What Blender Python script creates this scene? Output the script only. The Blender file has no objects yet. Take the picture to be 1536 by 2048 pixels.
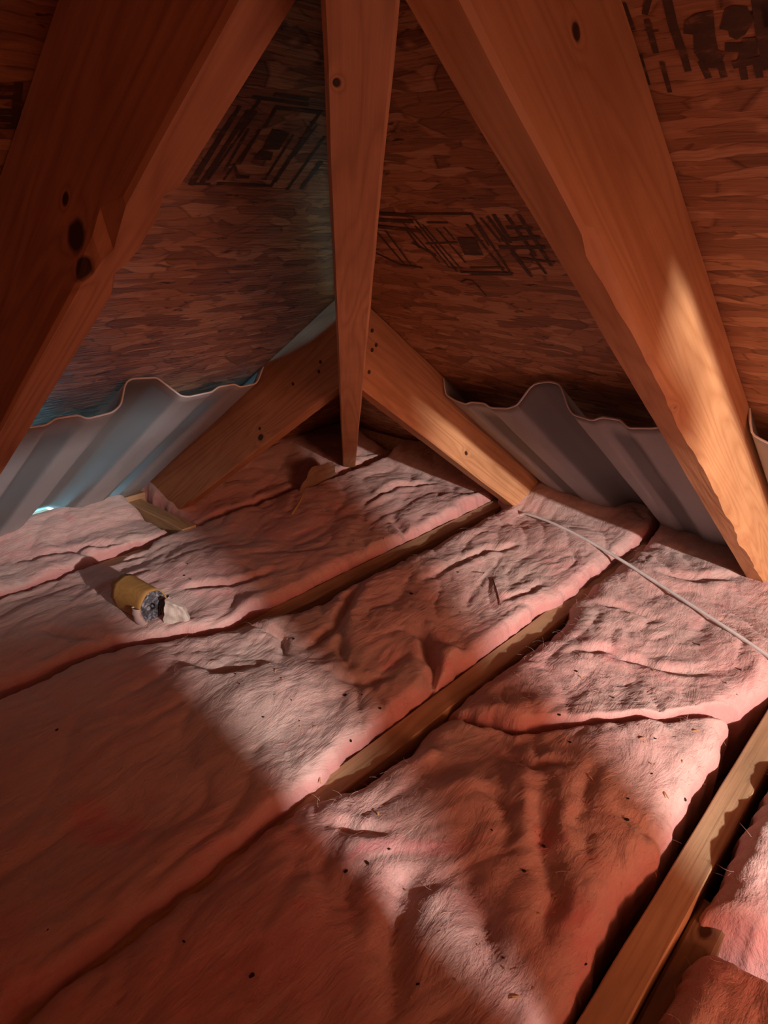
import bpy, bmesh, math, random
import numpy as np
from mathutils import Vector, Matrix
random.seed(7)
S = bpy.context.scene
COL = S.collection

# ------------------------------------------------------------------ camera
CAM = Vector((-1.52910, -1.51628, 0.72543))
YAW, PIT, ROL, FPX = 0.0578637, -0.4019058, 0.0113131, 1400.344
az = math.pi/4-YAW
F = Vector((math.cos(az)*math.cos(PIT), math.sin(az)*math.cos(PIT), math.sin(PIT)))
R0 = F.cross(Vector((0, 0, 1))).normalized(); U0 = R0.cross(F)
R = math.cos(ROL)*R0+math.sin(ROL)*U0; U = -math.sin(ROL)*R0+math.cos(ROL)*U0
cd = bpy.data.cameras.new('camera'); cam = bpy.data.objects.new('camera', cd); COL.objects.link(cam)
cd.sensor_fit = 'VERTICAL'; cd.sensor_height = 24; cd.lens = 24*FPX/2048; cd.clip_start = .02
M = Matrix((R, U, -F)).transposed().to_4x4(); M.translation = CAM
cam.matrix_world = M; S.camera = cam

# ------------------------------------------------------------------ light and exposure
S.view_settings.view_transform = 'Standard'; S.view_settings.look = 'None'
S.view_settings.gamma = 1; S.view_settings.use_curve_mapping = False
S.view_settings.exposure = 0.0
S.cycles.max_bounces = 6; S.cycles.diffuse_bounces = 3; S.cycles.glossy_bounces = 2; S.cycles.transmission_bounces = 4
S.cycles.adaptive_threshold = .06; S.cycles.caustics_reflective = False; S.cycles.caustics_refractive = False
W = bpy.data.worlds.new('attic_air'); S.world = W; W.use_nodes = True
W.node_tree.nodes['Background'].inputs[0].default_value = (1.0, .36, .25, 1)
W.node_tree.nodes['Background'].inputs[1].default_value = 0.045

def light(name, typ, loc, aim, power, color, **kw):
    l = bpy.data.lights.new(name, typ); o = bpy.data.objects.new(name, l); COL.objects.link(o)
    l.energy = power; l.color = color
    for k, v in kw.items(): setattr(l, k, v)
    o.location = loc
    o.rotation_euler = (Vector(aim)-Vector(loc)).to_track_quat('-Z', 'Y').to_euler()
    return o
# white work lamp standing low to the right behind the camera
light('work_lamp', 'SPOT', (-1.36, -2.98, .738), (-.75, -.7, .25), 230, (1.0, .90, .84),
      spot_size=math.radians(95), spot_blend=.3, shadow_soft_size=.02)
# added warm fills standing in for bounced light, no bulbs behind them
light('warm_fill', 'AREA', (-1.5, -3.3, .80), (-.7, -.7, .30), 50, (1.0, .36, .20), shape='DISK', size=.8)
light('warm_ridge_fill', 'AREA', (-2.9, -2.6, 1.2), (-.7, -.9, .2), 3.0, (1.0, .36, .24), shape='DISK', size=1.0)
# daylight coming up through the soffit behind the left chute
light('soffit_daylight', 'AREA', (-.80, .95, -.475), (-.86, -.10, .190), 150.0, (.26, .78, 1.0), shape='RECTANGLE', size=.28, size_y=.10)

# ------------------------------------------------------------------ maths
SL = 0.7034            # roof slope
DV = 0.1593            # vertical depth of a rafter
PH = math.atan(SL)
def ray(x, y): return F+R*((x-768)/FPX)+U*((1024-y)/FPX)
def at(x, y, z=.03):                       # point of the photo on a level plane
    d = ray(x, y); return CAM+d*((z-CAM.z)/d.z)
def at_roof(x, y, side, w=DV):             # point of the photo on a roof plane
    d = ray(x, y); a = 0 if side == 'right' else 1
    return CAM+d*((w-SL*CAM[a]-CAM.z)/(d.z+SL*d[a]))

def _hash(ix, iy, seed):
    h = (ix.astype(np.int64)*374761393+iy.astype(np.int64)*668265263+seed*1442695041) & 0xffffffff
    h = ((h ^ (h >> 13))*1274126177) & 0xffffffff
    return ((h ^ (h >> 16)) & 0xffff)/65535.0*2*math.pi
def perlin(x, y, seed=0):
    x = np.asarray(x, float); y = np.asarray(y, float)
    ix = np.floor(x); iy = np.floor(y); fx = x-ix; fy = y-iy
    u = fx*fx*fx*(fx*(fx*6-15)+10); v = fy*fy*fy*(fy*(fy*6-15)+10)
    def g(dx, dy):
        a = _hash(ix+dx, iy+dy, seed); return np.cos(a)*(fx-dx)+np.sin(a)*(fy-dy)
    a = g(0, 0)*(1-u)+g(1, 0)*u; b = g(0, 1)*(1-u)+g(1, 1)*u
    return (a*(1-v)+b*v)*1.5
def fbm(x, y, seed=0, n=4):
    r = 0; a = 1
    for i in range(n):
        r = r+a*perlin(x*2**i, y*2**i, seed+i*17); a *= .5
    return r

# ------------------------------------------------------------------ object helpers
def tag(o, label=None, cat=None, group=None, kind=None):
    if label: o['label'] = label
    if cat: o['category'] = cat
    if group: o['group'] = group
    if kind: o['kind'] = kind
    return o
def mesh_obj(name, verts, faces, mats, parent=None, smooth=False, mi=None, mw=None):
    me = bpy.data.meshes.new(name)
    me.from_pydata([tuple(v) for v in verts], [], faces)
    for m in (mats if isinstance(mats, (list, tuple)) else [mats]): me.materials.append(m)
    if mi is not None: me.polygons.foreach_set('material_index', mi)
    if smooth: me.polygons.foreach_set('use_smooth', [True]*len(me.polygons))
    me.update()
    o = bpy.data.objects.new(name, me); COL.objects.link(o)
    if mw is not None: o.matrix_world = mw
    if parent:
        o.parent = parent
    return o
def empty(name, loc=(0, 0, 0)):
    o = bpy.data.objects.new(name, None); COL.objects.link(o); o.location = loc; o.empty_display_size = .02
    return o
def frame(origin, xdir, zhint):
    x = Vector(xdir).normalized(); y = Vector(zhint).cross(x).normalized(); z = x.cross(y)
    m = Matrix((x, y, z)).transposed().to_4x4(); m.translation = Vector(origin); return m

# ------------------------------------------------------------------ materials
def new_mat(name):
    m = bpy.data.materials.new(name); m.use_nodes = True; nt = m.node_tree
    return m, nt, nt.nodes['Principled BSDF']
class N:
    def __init__(s, nt): s.nt = nt
    def __call__(s, typ, ins=None, **props):
        n = s.nt.nodes.new(typ)
        for k, v in props.items(): setattr(n, k, v)
        for k, v in (ins or {}).items():
            if isinstance(v, bpy.types.NodeSocket): s.nt.links.new(v, n.inputs[k])
            else: n.inputs[k].default_value = v
        return n
    def link(s, a, b): s.nt.links.new(a, b)
    def mapping(s, vec, scale=(1, 1, 1), rot=(0, 0, 0), loc=(0, 0, 0)):
        return s('ShaderNodeMapping', {0: vec, 'Location': loc, 'Rotation': rot, 'Scale': scale}).outputs[0]
    def noise(s, vec, scale, detail=4, rough=.55, dist=0):
        return s('ShaderNodeTexNoise', {'Vector': vec, 'Scale': scale, 'Detail': detail, 'Roughness': rough, 'Distortion': dist})
    def ramp(s, fac, stops):
        n = s('ShaderNodeValToRGB', {0: fac}); e = n.color_ramp.elements
        while len(e) < len(stops): e.new(.5)
        for i, (p, c) in enumerate(stops):
            e[i].position = p; e[i].color = tuple(c)+(1,) if len(c) == 3 else c
        return n.outputs[0]
    def mix(s, fac, a, b, mode='MIX'):
        n = s('ShaderNodeMix', data_type='RGBA', blend_type=mode)
        for i, v in ((0, fac), (6, a), (7, b)):
            if isinstance(v, bpy.types.NodeSocket): s.nt.links.new(v, n.inputs[i])
            else: n.inputs[i].default_value = (tuple(v)+(1,)) if isinstance(v, tuple) and len(v) == 3 else v
        return n.outputs[2]
    def math(s, op, a, b=0.0, c=None):
        n = s('ShaderNodeMath', operation=op)
        for i, v in enumerate((a, b) if c is None else (a, b, c)):
            if isinstance(v, bpy.types.NodeSocket): s.nt.links.new(v, n.inputs[i])
            else: n.inputs[i].default_value = v
        return n.outputs[0]
    def bump(s, h, strength, dist, normal=None):
        d = {'Height': h, 'Strength': strength, 'Distance': dist}
        if normal is not None: d['Normal'] = normal
        return s('ShaderNodeBump', d).outputs[0]

def wood(name, light_c, dark_c, knots=(), seed=0.0, rough=.62):
    """sawn softwood, grain along the board's own X"""
    m, nt, b = new_mat(name); n = N(nt)
    co = n('ShaderNodeTexCoord').outputs['Object']
    co = n('ShaderNodeVectorMath', {0: co, 1: (seed, seed*.37, seed*.11)}, operation='ADD').outputs[0] if seed else co
    raw = n('ShaderNodeTexCoord').outputs['Object']
    # warp the grain round the knots
    kn = None; warp = None
    for (x, y, z, r) in knots:
        v = n('ShaderNodeVectorMath', {0: raw, 1: (x, y, z)}, operation='SUBTRACT').outputs[0]
        v = n('ShaderNodeVectorMath', {0: v, 1: (.6/r, 1/r, 1/r)}, operation='MULTIPLY').outputs[0]
        d = n('ShaderNodeVectorMath', {0: v}, operation='LENGTH').outputs[1]
        kn = d if kn is None else n.math('MINIMUM', kn, d)
    broad = n.noise(n.mapping(co, (1.2, 9, 9)), 1.0, 3, .5).outputs[0]
    phase = n.noise(n.mapping(co, (1.0, 12, 12)), 1.3, 2, .4, .4).outputs[0]
    if kn is not None:
        near = n.math('DIVIDE', 1.0, n.math('ADD', n.math('MULTIPLY', kn, kn), .6))
        phase = n.math('ADD', phase, n.math('MULTIPLY', near, .14))
    rings = n.math('ABSOLUTE', n.math('SINE', n.math('MULTIPLY', phase, 42.0)))
    fine = n.noise(n.mapping(co, (6, 260, 260)), 1.0, 3, .6).outputs[0]
    f = n.math('ADD', n.math('MULTIPLY', rings, .30), n.math('ADD', n.math('MULTIPLY', fine, .55), n.math('MULTIPLY', broad, .35)))
    c = n.ramp(f, [(.28, dark_c), (.80, light_c)])
    mott = n.noise(co, 5, 4, .6).outputs[0]
    c = n.mix(n.ramp(mott, [(.42, (0, 0, 0)), (.75, (.45, .45, .45))]), c, tuple(x*.62 for x in dark_c))
    if kn is not None:
        kd = n.math('ADD', kn, n.math('MULTIPLY', n.noise(raw, 60, 2).outputs[0], .5))
        mask = n.ramp(kd, [(.75, (1, 1, 1)), (1.3, (0, 0, 0))])
        c = n.mix(mask, c, (.055, .022, .010))
    n.link(c, b.inputs['Base Color']); b.inputs['Roughness'].default_value = rough
    b.inputs['Specular IOR Level'].default_value = .3
    h = n.math('ADD', n.math('MULTIPLY', fine, .6), n.math('MULTIPLY', rings, .3))
    n.link(n.bump(h, .35, .0015), b.inputs['Normal'])
    return m

LW, DW = (.66, .35, .175), (.44, .20, .085)
M_raf = wood('rafter_pine', LW, DW)
M_jst = wood('joist_pine', (.60, .40, .24), (.36, .22, .12), seed=3.1)
M_panel = wood('panel_wood', (.5, .33, .18), (.3, .18, .1), seed=5)

def osb(name, rot=0.0):
    m, nt, b = new_mat(name); n = N(nt)
    co = n('ShaderNodeTexCoord').outputs['Object']
    wv = n.noise(co, 9, 3, .6).outputs[1]
    wv = n('ShaderNodeVectorMath', {0: wv, 1: (.5, .5, .5)}, operation='SUBTRACT').outputs[0]
    wv = n('ShaderNodeVectorMath', {0: wv, 'Scale': .035}, operation='SCALE').outputs[0]
    co2 = n('ShaderNodeVectorMath', {0: co, 1: wv}, operation='ADD').outputs[0]
    cols = []; hts = []; edges = []
    for i, (ang, sc) in enumerate([(.10+rot, (12, 85, 1)), (-.30+rot, (15, 70, 1)), (.55+rot, (17, 52, 1))]):
        mp = n.mapping(co2, sc, (0, 0, ang), (i*3.3, i*1.7, 0))
        v = n('ShaderNodeTexVoronoi', {'Vector': mp, 'Scale': 1.0, 'Randomness': 1.0}, voronoi_dimensions='2D')
        e = n('ShaderNodeTexVoronoi', {'Vector': mp, 'Scale': 1.0, 'Randomness': 1.0}, voronoi_dimensions='2D', feature='DISTANCE_TO_EDGE')
        s = n('ShaderNodeSeparateColor', {0: v.outputs['Color']})
        gr = n.noise(n.mapping(co2, (14, 300, 1), (0, 0, ang)), 1.0, 3, .6).outputs[0]
        cols.append(n.math('ADD', n.math('MULTIPLY', s.outputs[0], .62), n.math('MULTIPLY', gr, .55)))
        hts.append(s.outputs[1]); edges.append(e.outputs['Distance'])
    m1 = n.ramp(n.noise(n.mapping(co, (7, 13, 1)), 1.0, 3, .6).outputs[0], [(.47, (0, 0, 0)), (.51, (1, 1, 1))])
    m2 = n.ramp(n.noise(n.mapping(co, (9, 15, 1), loc=(5, 2, 0)), 1.0, 3, .6).outputs[0], [(.54, (0, 0, 0)), (.57, (1, 1, 1))])
    def sel(L):
        a = n.mix(m1, L[0], L[1]); return n.mix(m2, a, L[2])
    def tocol(v): return v
    c = n.ramp(sel(cols), [(.2, (.20, .085, .042)), (.52, (.38, .175, .085)), (.75, (.50, .25, .125)), (.95, (.62, .36, .20))])
    ed = sel(edges)
    rag = n.math('MULTIPLY', n.noise(co, 38, 2).outputs[0], .11)
    gap = n.ramp(n.math('SUBTRACT', ed, n.math('SUBTRACT', rag, .045)), [(.0, (.62, .58, .55)), (.05, (1, 1, 1))])
    pit = n.ramp(n.noise(n.mapping(co2, (16, 60, 1), loc=(9, 3, 0)), 1.0, 4, .65).outputs[0], [(.63, (1, 1, 1)), (.68, (.25, .2, .18))])
    c = n.mix(1.0, c, gap, 'MULTIPLY'); c = n.mix(1.0, c, pit, 'MULTIPLY')
    n.link(c, b.inputs['Base Color']); b.inputs['Roughness'].default_value = .55
    b.inputs['Specular IOR Level'].default_value = .35
    gb = n.noise(n.mapping(co, (14, 240, 1), (0, 0, .1)), 1.0, 2, .6).outputs[0]
    vb = n('ShaderNodeTexVoronoi', {'Vector': n.mapping(co, (13, 75, 1), (0, 0, .1)), 'Scale': 1.0}, voronoi_dimensions='2D')
    hh = n.math('ADD', n('ShaderNodeSeparateColor', {0: vb.outputs['Color']}).outputs[0], n.math('MULTIPLY', gb, .5))
    n.link(n.bump(hh, .75, .003), b.inputs['Normal'])
    return m
M_osb = osb('oriented_strand_board')
def flat(name, c, rough=.8, spec=.2):
    m, nt, b = new_mat(name); n = N(nt)
    co = n('ShaderNodeTexCoord').outputs['Object']
    f = n.noise(co, 40, 3).outputs[0]
    n.link(n.mix(n.ramp(f, [(.3, (0, 0, 0)), (.8, (1, 1, 1))]), tuple(x*.8 for x in c), c), b.inputs['Base Color'])
    b.inputs['Roughness'].default_value = rough; b.inputs['Specular IOR Level'].default_value = spec
    return m
def ink():
    m, nt, b = new_mat('stamp_ink'); n = N(nt)
    co = n('ShaderNodeTexCoord').outputs['Object']
    f = n.noise(n.mapping(co, (40, 110, 1)), 1.0, 4, .7).outputs[0]
    n.link(n.ramp(f, [(.35, (.055, .028, .015)), (.55, (.085, .042, .022)), (.70, (.24, .11, .055))]), b.inputs['Base Color'])
    b.inputs['Roughness'].default_value = .6; return m
M_ink = ink()
M_gyp = flat('gypsum_paper', (.25, .2, .17))
M_nail = flat('nail_steel', (.09, .045, .03), .7, .2)

def insulation(name, tone=1.0):
    m, nt, b = new_mat(name); n = N(nt)
    co = n('ShaderNodeTexCoord').outputs['Object']
    big = n.noise(co, 3.2, 4, .6, .6).outputs[0]
    med = n.noise(n.mapping(co, (9, 22, 12), (0, 0, -.5)), 1.0, 5, .65, .8).outputs[0]
    fine = n.noise(n.mapping(co, (90, 260, 120), (0, 0, -.4)), 1.0, 3, .7, 1.2).outputs[0]
    fine2 = n.noise(n.mapping(co, (240, 90, 120), (0, 0, .3)), 1.0, 2, .7, 1.5).outputs[0]
    c = n.ramp(big, [(.28, (.68, .34, .33)), (.45, (.71, .44, .41)), (.60, (.68, .49, .45)), (.74, (.57, .47, .42))])
    c = n.mix(n.ramp(med, [(.50, (0, 0, 0)), (.76, (.55, .55, .55))]), c, (.50, .38, .34))
    c = n.mix(n.ramp(n.noise(co, 7, 3, .5, 1.0).outputs[0], [(.60, (0, 0, 0)), (.76, (.7, .7, .7))]), c, (.78, .25, .28))
    stk = n.noise(n.mapping(n('ShaderNodeVectorMath', {0: co, 1: n('ShaderNodeVectorMath', {0: n.noise(co, 6, 2).outputs[1], 'Scale': .06}, operation='SCALE').outputs[0]}, operation='ADD').outputs[0], (9, 75, 30), (0, 0, .25)), 1.0, 5, .65).outputs[0]
    c = n.mix(n.ramp(stk, [(.48, (0, 0, 0)), (.72, (.6, .6, .6))]), c, (.80, .60, .56))
    c = n.mix(n.ramp(stk, [(.30, (.5, .5, .5)), (.42, (0, 0, 0))]), c, (.55, .26, .25))
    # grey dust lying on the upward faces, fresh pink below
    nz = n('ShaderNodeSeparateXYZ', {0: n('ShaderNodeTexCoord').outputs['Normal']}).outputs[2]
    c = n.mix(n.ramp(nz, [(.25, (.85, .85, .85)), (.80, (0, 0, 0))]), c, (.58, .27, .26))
    c = n.mix(n.math('MULTIPLY', n.ramp(fine, [(.35, (0, 0, 0)), (.7, (1, 1, 1))]), .25), c, (.45, .28, .25))
    n.link(c, b.inputs['Base Color']); b.inputs['Roughness'].default_value = .95
    b.inputs['Specular IOR Level'].default_value = .08
    b.inputs['Sheen Weight'].default_value = .25; b.inputs['Sheen Roughness'].default_value = .5
    b.inputs['Subsurface Weight'].default_value = .2
    b.inputs['Subsurface Radius'].default_value = (1.0, .35, .28); b.inputs['Subsurface Scale'].default_value = .008
    h = n.math('ADD', fine, n.math('MULTIPLY', fine2, .8))
    n1 = n.bump(med, .5, .012)
    n.link(n.bump(h, .35, .003, n1), b.inputs['Normal'])
    return m
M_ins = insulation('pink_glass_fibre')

def plastic():
    m, nt, b = new_mat('translucent_white_chute'); n = N(nt)
    out = nt.nodes['Material Output']
    co = n('ShaderNodeTexCoord').outputs['Object']
    c = n.ramp(n.noise(co, 6, 4).outputs[0], [(.3, (.36, .36, .38)), (.7, (.42, .42, .44))])
    n.link(c, b.inputs['Base Color']); b.inputs['Roughness'].default_value = .38
    t = n('ShaderNodeBsdfTranslucent', {0: (.66, .70, .71, 1)})
    thin = n('ShaderNodeAttribute', attribute_name='thin').outputs['Fac']      # panels drawn thin when the sheet was formed
    fac = n.math('ADD', n.math('MULTIPLY', thin, .42), .24)
    mx = n('ShaderNodeMixShader', {0: fac, 1: b.outputs[0], 2: t.outputs[0]})
    n.link(mx.outputs[0], out.inputs[0])
    return m
M_pla = plastic()

# ------------------------------------------------------------------ boards
def board(name, A, B, th, dp, mat, up=(0, 0, 1), parent=None, ch=.0025, wane=None, step=.02, bow=0.0, seed=1, plumb=0.0, cheek=0.0):
    """sawn board from A to B (points on the centre of its bottom edge); th = thickness, dp = depth measured square to its length"""
    A = Vector(A); B = Vector(B); L = (B-A).length
    mw = frame(A, B-A, up)         # local x along, z up (square to length), y sideways
    nr = max(2, int(L/step)); vs = []; fs = []
    prof = []
    for i in range(nr+1):
        x = L*i/nr
        c = [ch]*4                 # (−y bottom, +y bottom, +y top, −y top)
        if wane: c = [max(ch, q) for q in wane(x)]
        j = .0007*float(perlin(x*9, seed*3.7, seed)); k = .0007*float(perlin(x*9, seed*5.1+9, seed))
        h = th/2
        pts = [(-h, c[0]*1.3), (-h+c[0], 0), (h-c[1], 0), (h, c[1]*1.3), (h, dp-c[2]), (h-c[2], dp), (-h+c[3], dp), (-h, dp-c[3])]
        b_ = bow*math.sin(math.pi*x/L)
        for (yy, zz) in pts: vs.append((x+zz*plumb+(yy*cheek if i > nr*.6 else 0), yy+j+b_, zz+k))
    for i in range(nr):
        for q in range(8):
            a = i*8+q; b_ = i*8+(q+1) % 8
            fs.append((a, a+8, b_+8, b_))
    fs.append(tuple(range(8))); fs.append(tuple(reversed(range(nr*8, nr*8+8))))
    return mesh_obj(name, vs, fs, mat, parent, mw=mw)

def nail(parent, p, nrm, r=.0045):
    """round nail head set on the face of its board"""
    mw = parent.matrix_world.inverted() @ frame(p, Vector(nrm).orthogonal(), nrm)
    vs = [(r*math.cos(k*math.pi/5), r*math.sin(k*math.pi/5), z) for z in (-.002, .0008) for k in range(10)]
    fs = [tuple(range(10, 20))]+[(k, (k+1) % 10, 10+(k+1) % 10, 10+k) for k in range(10)]
    o = mesh_obj('nail_head', vs, fs, M_nail)
    o.parent = parent; o.matrix_parent_inverse = Matrix.Identity(4); o.matrix_basis = mw
    return o

DP = DV*math.cos(PH)
UPR = Vector((SL, 0, 1)).normalized(); UPL = Vector((0, SL, 1)).normalized()
def on_r(y, x): return Vector((x, y, -SL*x))
def on_l(x, y): return Vector((x, y, -SL*y))

# right-hand jack rafters
def wane_r2(x):     # x runs from the foot upwards
    w = .004+.010*max(0, float(perlin(x*7, 3.3, 5)))+.004*max(0, float(perlin(x*40, 1.3, 8)))
    return (.002, w if .25 < x < 1.35 else .003, .002, .002)
R1 = board('jack_rafter', on_r(-.6255, .12), on_r(-.6255, -.602), .038, DP,
           wood('rafter_pine_r1', LW, DW, [(.50, .019, .03, .007)], 1.7), UPR, seed=2, plumb=SL, cheek=1.2)
tag(R1, 'short orange pine jack rafter meeting the hip rafter, with the white cable beside its foot', 'rafter')
for q in ((744, 661), (744, 700), (738, 744), (752, 690)):
    d = ray(*q); t = (-.6255-.019-CAM.y)/d.y; nail(R1, CAM+d*t, (0, -1, 0), .0038)
R2 = board('jack_rafter', on_r(-1.235, .12), on_r(-1.235, -1.211), .038, DP,
           wood('rafter_pine_r2', (.64, .34, .16), (.47, .21, .085), [(1.49, .019, .073, .006), (1.065, .019, .002, .006)], 4.2), UPR, wane=wane_r2, seed=3, plumb=SL, cheek=1.2)
tag(R2, 'long broad pine jack rafter crossing the upper right, a strip of light on its side', 'rafter')
# left-hand jack rafters
L1 = board('jack_rafter', on_l(-.6322, .12), on_l(-.6322, -.608), .038, DP,
           wood('rafter_pine_l1', (.60, .30, .145), (.36, .15, .065), [(.633, -.019, .018, .010), (.642, -.019, .034, .005)], 6.4), UPL, seed=4, plumb=SL, cheek=-1.2)
tag(L1, 'short dark knotty pine jack rafter beside the blue lit chute, meeting the hip rafter', 'rafter')
for q in ((641, 724), (638, 743), (586, 768)):
    d = ray(*q); t = (-.6322-.019-CAM.x)/d.x; nail(L1, CAM+d*t, (-1, 0, 0), .0034)
def wane_l2(x):
    a = .002
    for c0, r0, h0 in ((1.36, .018, .014), (1.325, .02, .010)):
        a = max(a, h0*math.exp(-((x-c0)/r0)**2))
    b_ = .003+.013*math.exp(-((x-1.34)/.014)**2)+.010*math.exp(-((x-1.43)/.012)**2)+.008*math.exp(-((x-1.385)/.010)**2)
    return (a, b_, .002, .002)
L2 = board('jack_rafter', on_l(-1.243, .12), on_l(-1.243, -1.219), .038, DP,
           wood('rafter_pine_l2', (.56, .26, .125), (.36, .14, .06), [(1.342, -.019, .024, .016), (1.330, -.019, .004, .012), (1.35, -.019, .05, .006)], 8.9), UPL, wane=wane_l2, seed=5, plumb=SL, cheek=-1.2)
tag(L2, 'long dark pine jack rafter at the upper left with a black knot on its side', 'rafter')
# hip rafter
DH = .2124
hp = lambda t: Vector((-t, -t, SL*t+DV-DH))
hdir = (hp(1)-hp(0)).normalized(); hup = Vector((SL/2, SL/2, 1)).normalized()
HIP = board('hip_rafter', hp(-.02), hp(2.4), .038, (DH-.022)*hup.z,
            wood('hip_pine', (.64, .33, .165), (.42, .19, .085), [(1.93, -.012, 0.0, .0035)], 11.2), hup, seed=6)
tag(HIP, 'reddish pine hip rafter running down the middle from above to the far corner', 'rafter')
# rafters beyond the view, and an unseen web added to cast a shadow
R3 = board('jack_rafter', on_r(-1.845, .12), on_r(-1.845, -1.78), .038, DP, M_raf, UPR, seed=7, plumb=SL, cheek=1.2)
tag(R3, 'pine jack rafter one bay to the right of the picture', 'rafter')
R4 = board('jack_rafter', on_r(-2.455, .12), on_r(-2.455, -2.39), .038, DP, M_raf, UPR, seed=8, plumb=SL, cheek=1.2)
tag(R4, 'pine jack rafter two bays to the right of the picture', 'rafter')
WEB = board('shadow_web', (-1.205, -2.445, 0), (-1.205, -2.445, .86), .038, .089, M_raf, (0, 1, 0), seed=9)
tag(WEB, 'upright pine truss web unseen behind the photographer, added to cast a shadow band', 'truss web')
gp = [(-1.20, .43), (-1.178, .50), (-1.165, .55), (-1.14, .59), (-1.142, .64), (-1.155, .68), (-1.195, .705), (-1.215, .71), (-1.222, .60), (-1.240, .56), (-1.269, .53), (-1.279, .515), (-1.284, .50), (-1.290, .44)]  # unseen plate added on the web, outlined to match the shadow band
k = len(gp)
vs = [(x, y, z) for y in (-2.460, -2.447) for (x, z) in gp]
fs = [tuple(range(k)), tuple(reversed(range(k, 2*k)))]+[(i, i+k, (i+1) % k+k, (i+1) % k) for i in range(k)]
mesh_obj('shadow_plate', [tuple(WEB.matrix_world.inverted() @ Vector(v)) for v in vs], fs, M_panel, WEB)

# plywood panel: unseen, added, its outline cut to shape the lamp's shadow
pv = [(-2.5, 0), (-1.27, 0), (-1.249, .40), (-1.252, .53), (-1.40, .55), (-1.40, .615), (-1.16, .645), (-1.155, .95), (-2.5, .95)]
vs = [(x, y, z) for y in (-2.20, -2.188) for (x, z) in pv]
k = len(pv)
fs = [tuple(range(k)), tuple(reversed(range(k, 2*k)))]+[(i, i+k, (i+1) % k+k, (i+1) % k) for i in range(k)]
PANEL = mesh_obj('shade_panel', vs, fs, M_panel)
tag(PANEL, 'plywood panel added unseen behind the photographer to stop lamp light', 'blocker')

# ------------------------------------------------------------------ roof deck with printed stamps
def deck(name, side, ext, strokes, fills):
    """one mesh: underside of the sheathing plus the ink printed on it"""
    if side == 'right':
        O = Vector((0, 0, DV)); ux = Vector((0, -1, 0)); uy = Vector((-1, 0, SL)).normalized()
    else:
        O = Vector((0, 0, DV)); ux = Vector((-1, 0, 0)); uy = Vector((0, -1, SL)).normalized()
    nz = ux.cross(uy)
    mw = Matrix((ux, uy, nz)).transposed().to_4x4(); mw.translation = O
    inv = mw.inverted()
    down = 1 if (mw.to_3x3() @ Vector((0, 0, 1))).z < 0 else -1
    k = 1/math.cos(PH)
    e = .32
    base = [(-e, -e*k), (ext, -e*k), (ext, ext*k)]          # triangle up to the hip
    vs = []; fs = []; mi = []
    # subdivide along the hip so that it stays a clean triangle, with thickness
    for z in (0, -down*.011):
        vs += [(x, y, z) for x, y in base]
    fs += [(0, 1, 2), (5, 4, 3), (0, 3, 4, 1), (1, 4, 5, 2), (2, 5, 3, 0)]; mi += [0]*5
    zi = down*.0006
    def loc(q):
        p = inv @ at_roof(q[0], q[1], side); return Vector((p.x, p.y, zi))
    for (pts, wpx) in strokes:
        P = [loc(q) for q in pts]
        for a, b_ in zip(P[:-1], P[1:]):
            d = (b_-a); 
            if d.length < 1e-6: continue
            d.normalize(); s = Vector((-d.y, d.x, 0))*wpx*.00036; a2 = a-d*wpx*.0004; b2 = b_+d*wpx*.0004
            i = len(vs); zo = Vector((0, 0, down*.00002*(len(fs) % 9)))
            vs += [tuple(v+zo) for v in (a2-s, b2-s, b2+s, a2+s)]; fs.append((i, i+1, i+2, i+3)); mi.append(1)
    for pts in fills:
        i = len(vs); vs += [tuple(loc(q)) for q in pts]; fs.append(tuple(range(i, i+len(pts)))); mi.append(1)
    return mesh_obj(name, vs, fs, [M_osb, M_ink], mw=mw, mi=mi)
def zz(ox, oy, sc, pts): return [(ox+a*sc, oy+b_*sc) for a, b_ in pts]
# right deck, middle stamp
A_ = lambda p: zz(740, 400, .2474, p)
rs = []
for p, w in [
    ([(330, 110), (820, 110), (1140, 590), (740, 580)], 5), ([(330, 110), (700, 570)], 5), ([(470, 180), (620, 180)], 5),
    ([(820, 545), (1080, 545)], 5), ([(830, 598), (1140, 600)], 6), ([(790, 200), (1080, 570)], 6), ([(860, 200), (960, 360)], 4),
    ([(370, 210), (640, 540)], 4), ([(430, 200), (740, 560)], 4), ([(540, 230), (770, 500)], 4), ([(600, 220), (680, 310)], 4), ([(460, 350), (700, 340)], 5),
    ([(250, 160), (560, 500)], 4), ([(290, 230), (400, 380)], 6), ([(60, 260), (290, 530)], 5), ([(130, 250), (330, 520)], 5), ([(40, 420), (240, 520), (420, 545)], 5),
    ([(90, 110), (320, 120)], 9), ([(80, 160), (330, 170)], 10), ([(80, 215), (240, 230), (400, 250)], 10), ([(360, 350), (520, 440)], 8),
    ([(960, 140), (1290, 600)], 7), ([(1010, 130), (1130, 330)], 8), ([(1110, 130), (1330, 440)], 7), ([(1210, 130), (1460, 520)], 7), ([(900, 150), (1050, 330)], 5),
    ([(1060, 380), (1400, 380)], 8), ([(1080, 320), (1360, 300)], 9), ([(1150, 430), (1300, 610)], 6), ([(1300, 430), (1420, 590)], 5), ([(1120, 220), (1300, 220)], 8), ([(1230, 470), (1480, 500)], 6),
    ([(740, 660), (780, 640), (830, 650), (940, 770)], 3)]:
    rs.append((A_(p), w))
rf = [A_([(700, 300), (850, 300), (920, 445), (765, 440)])]
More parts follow.
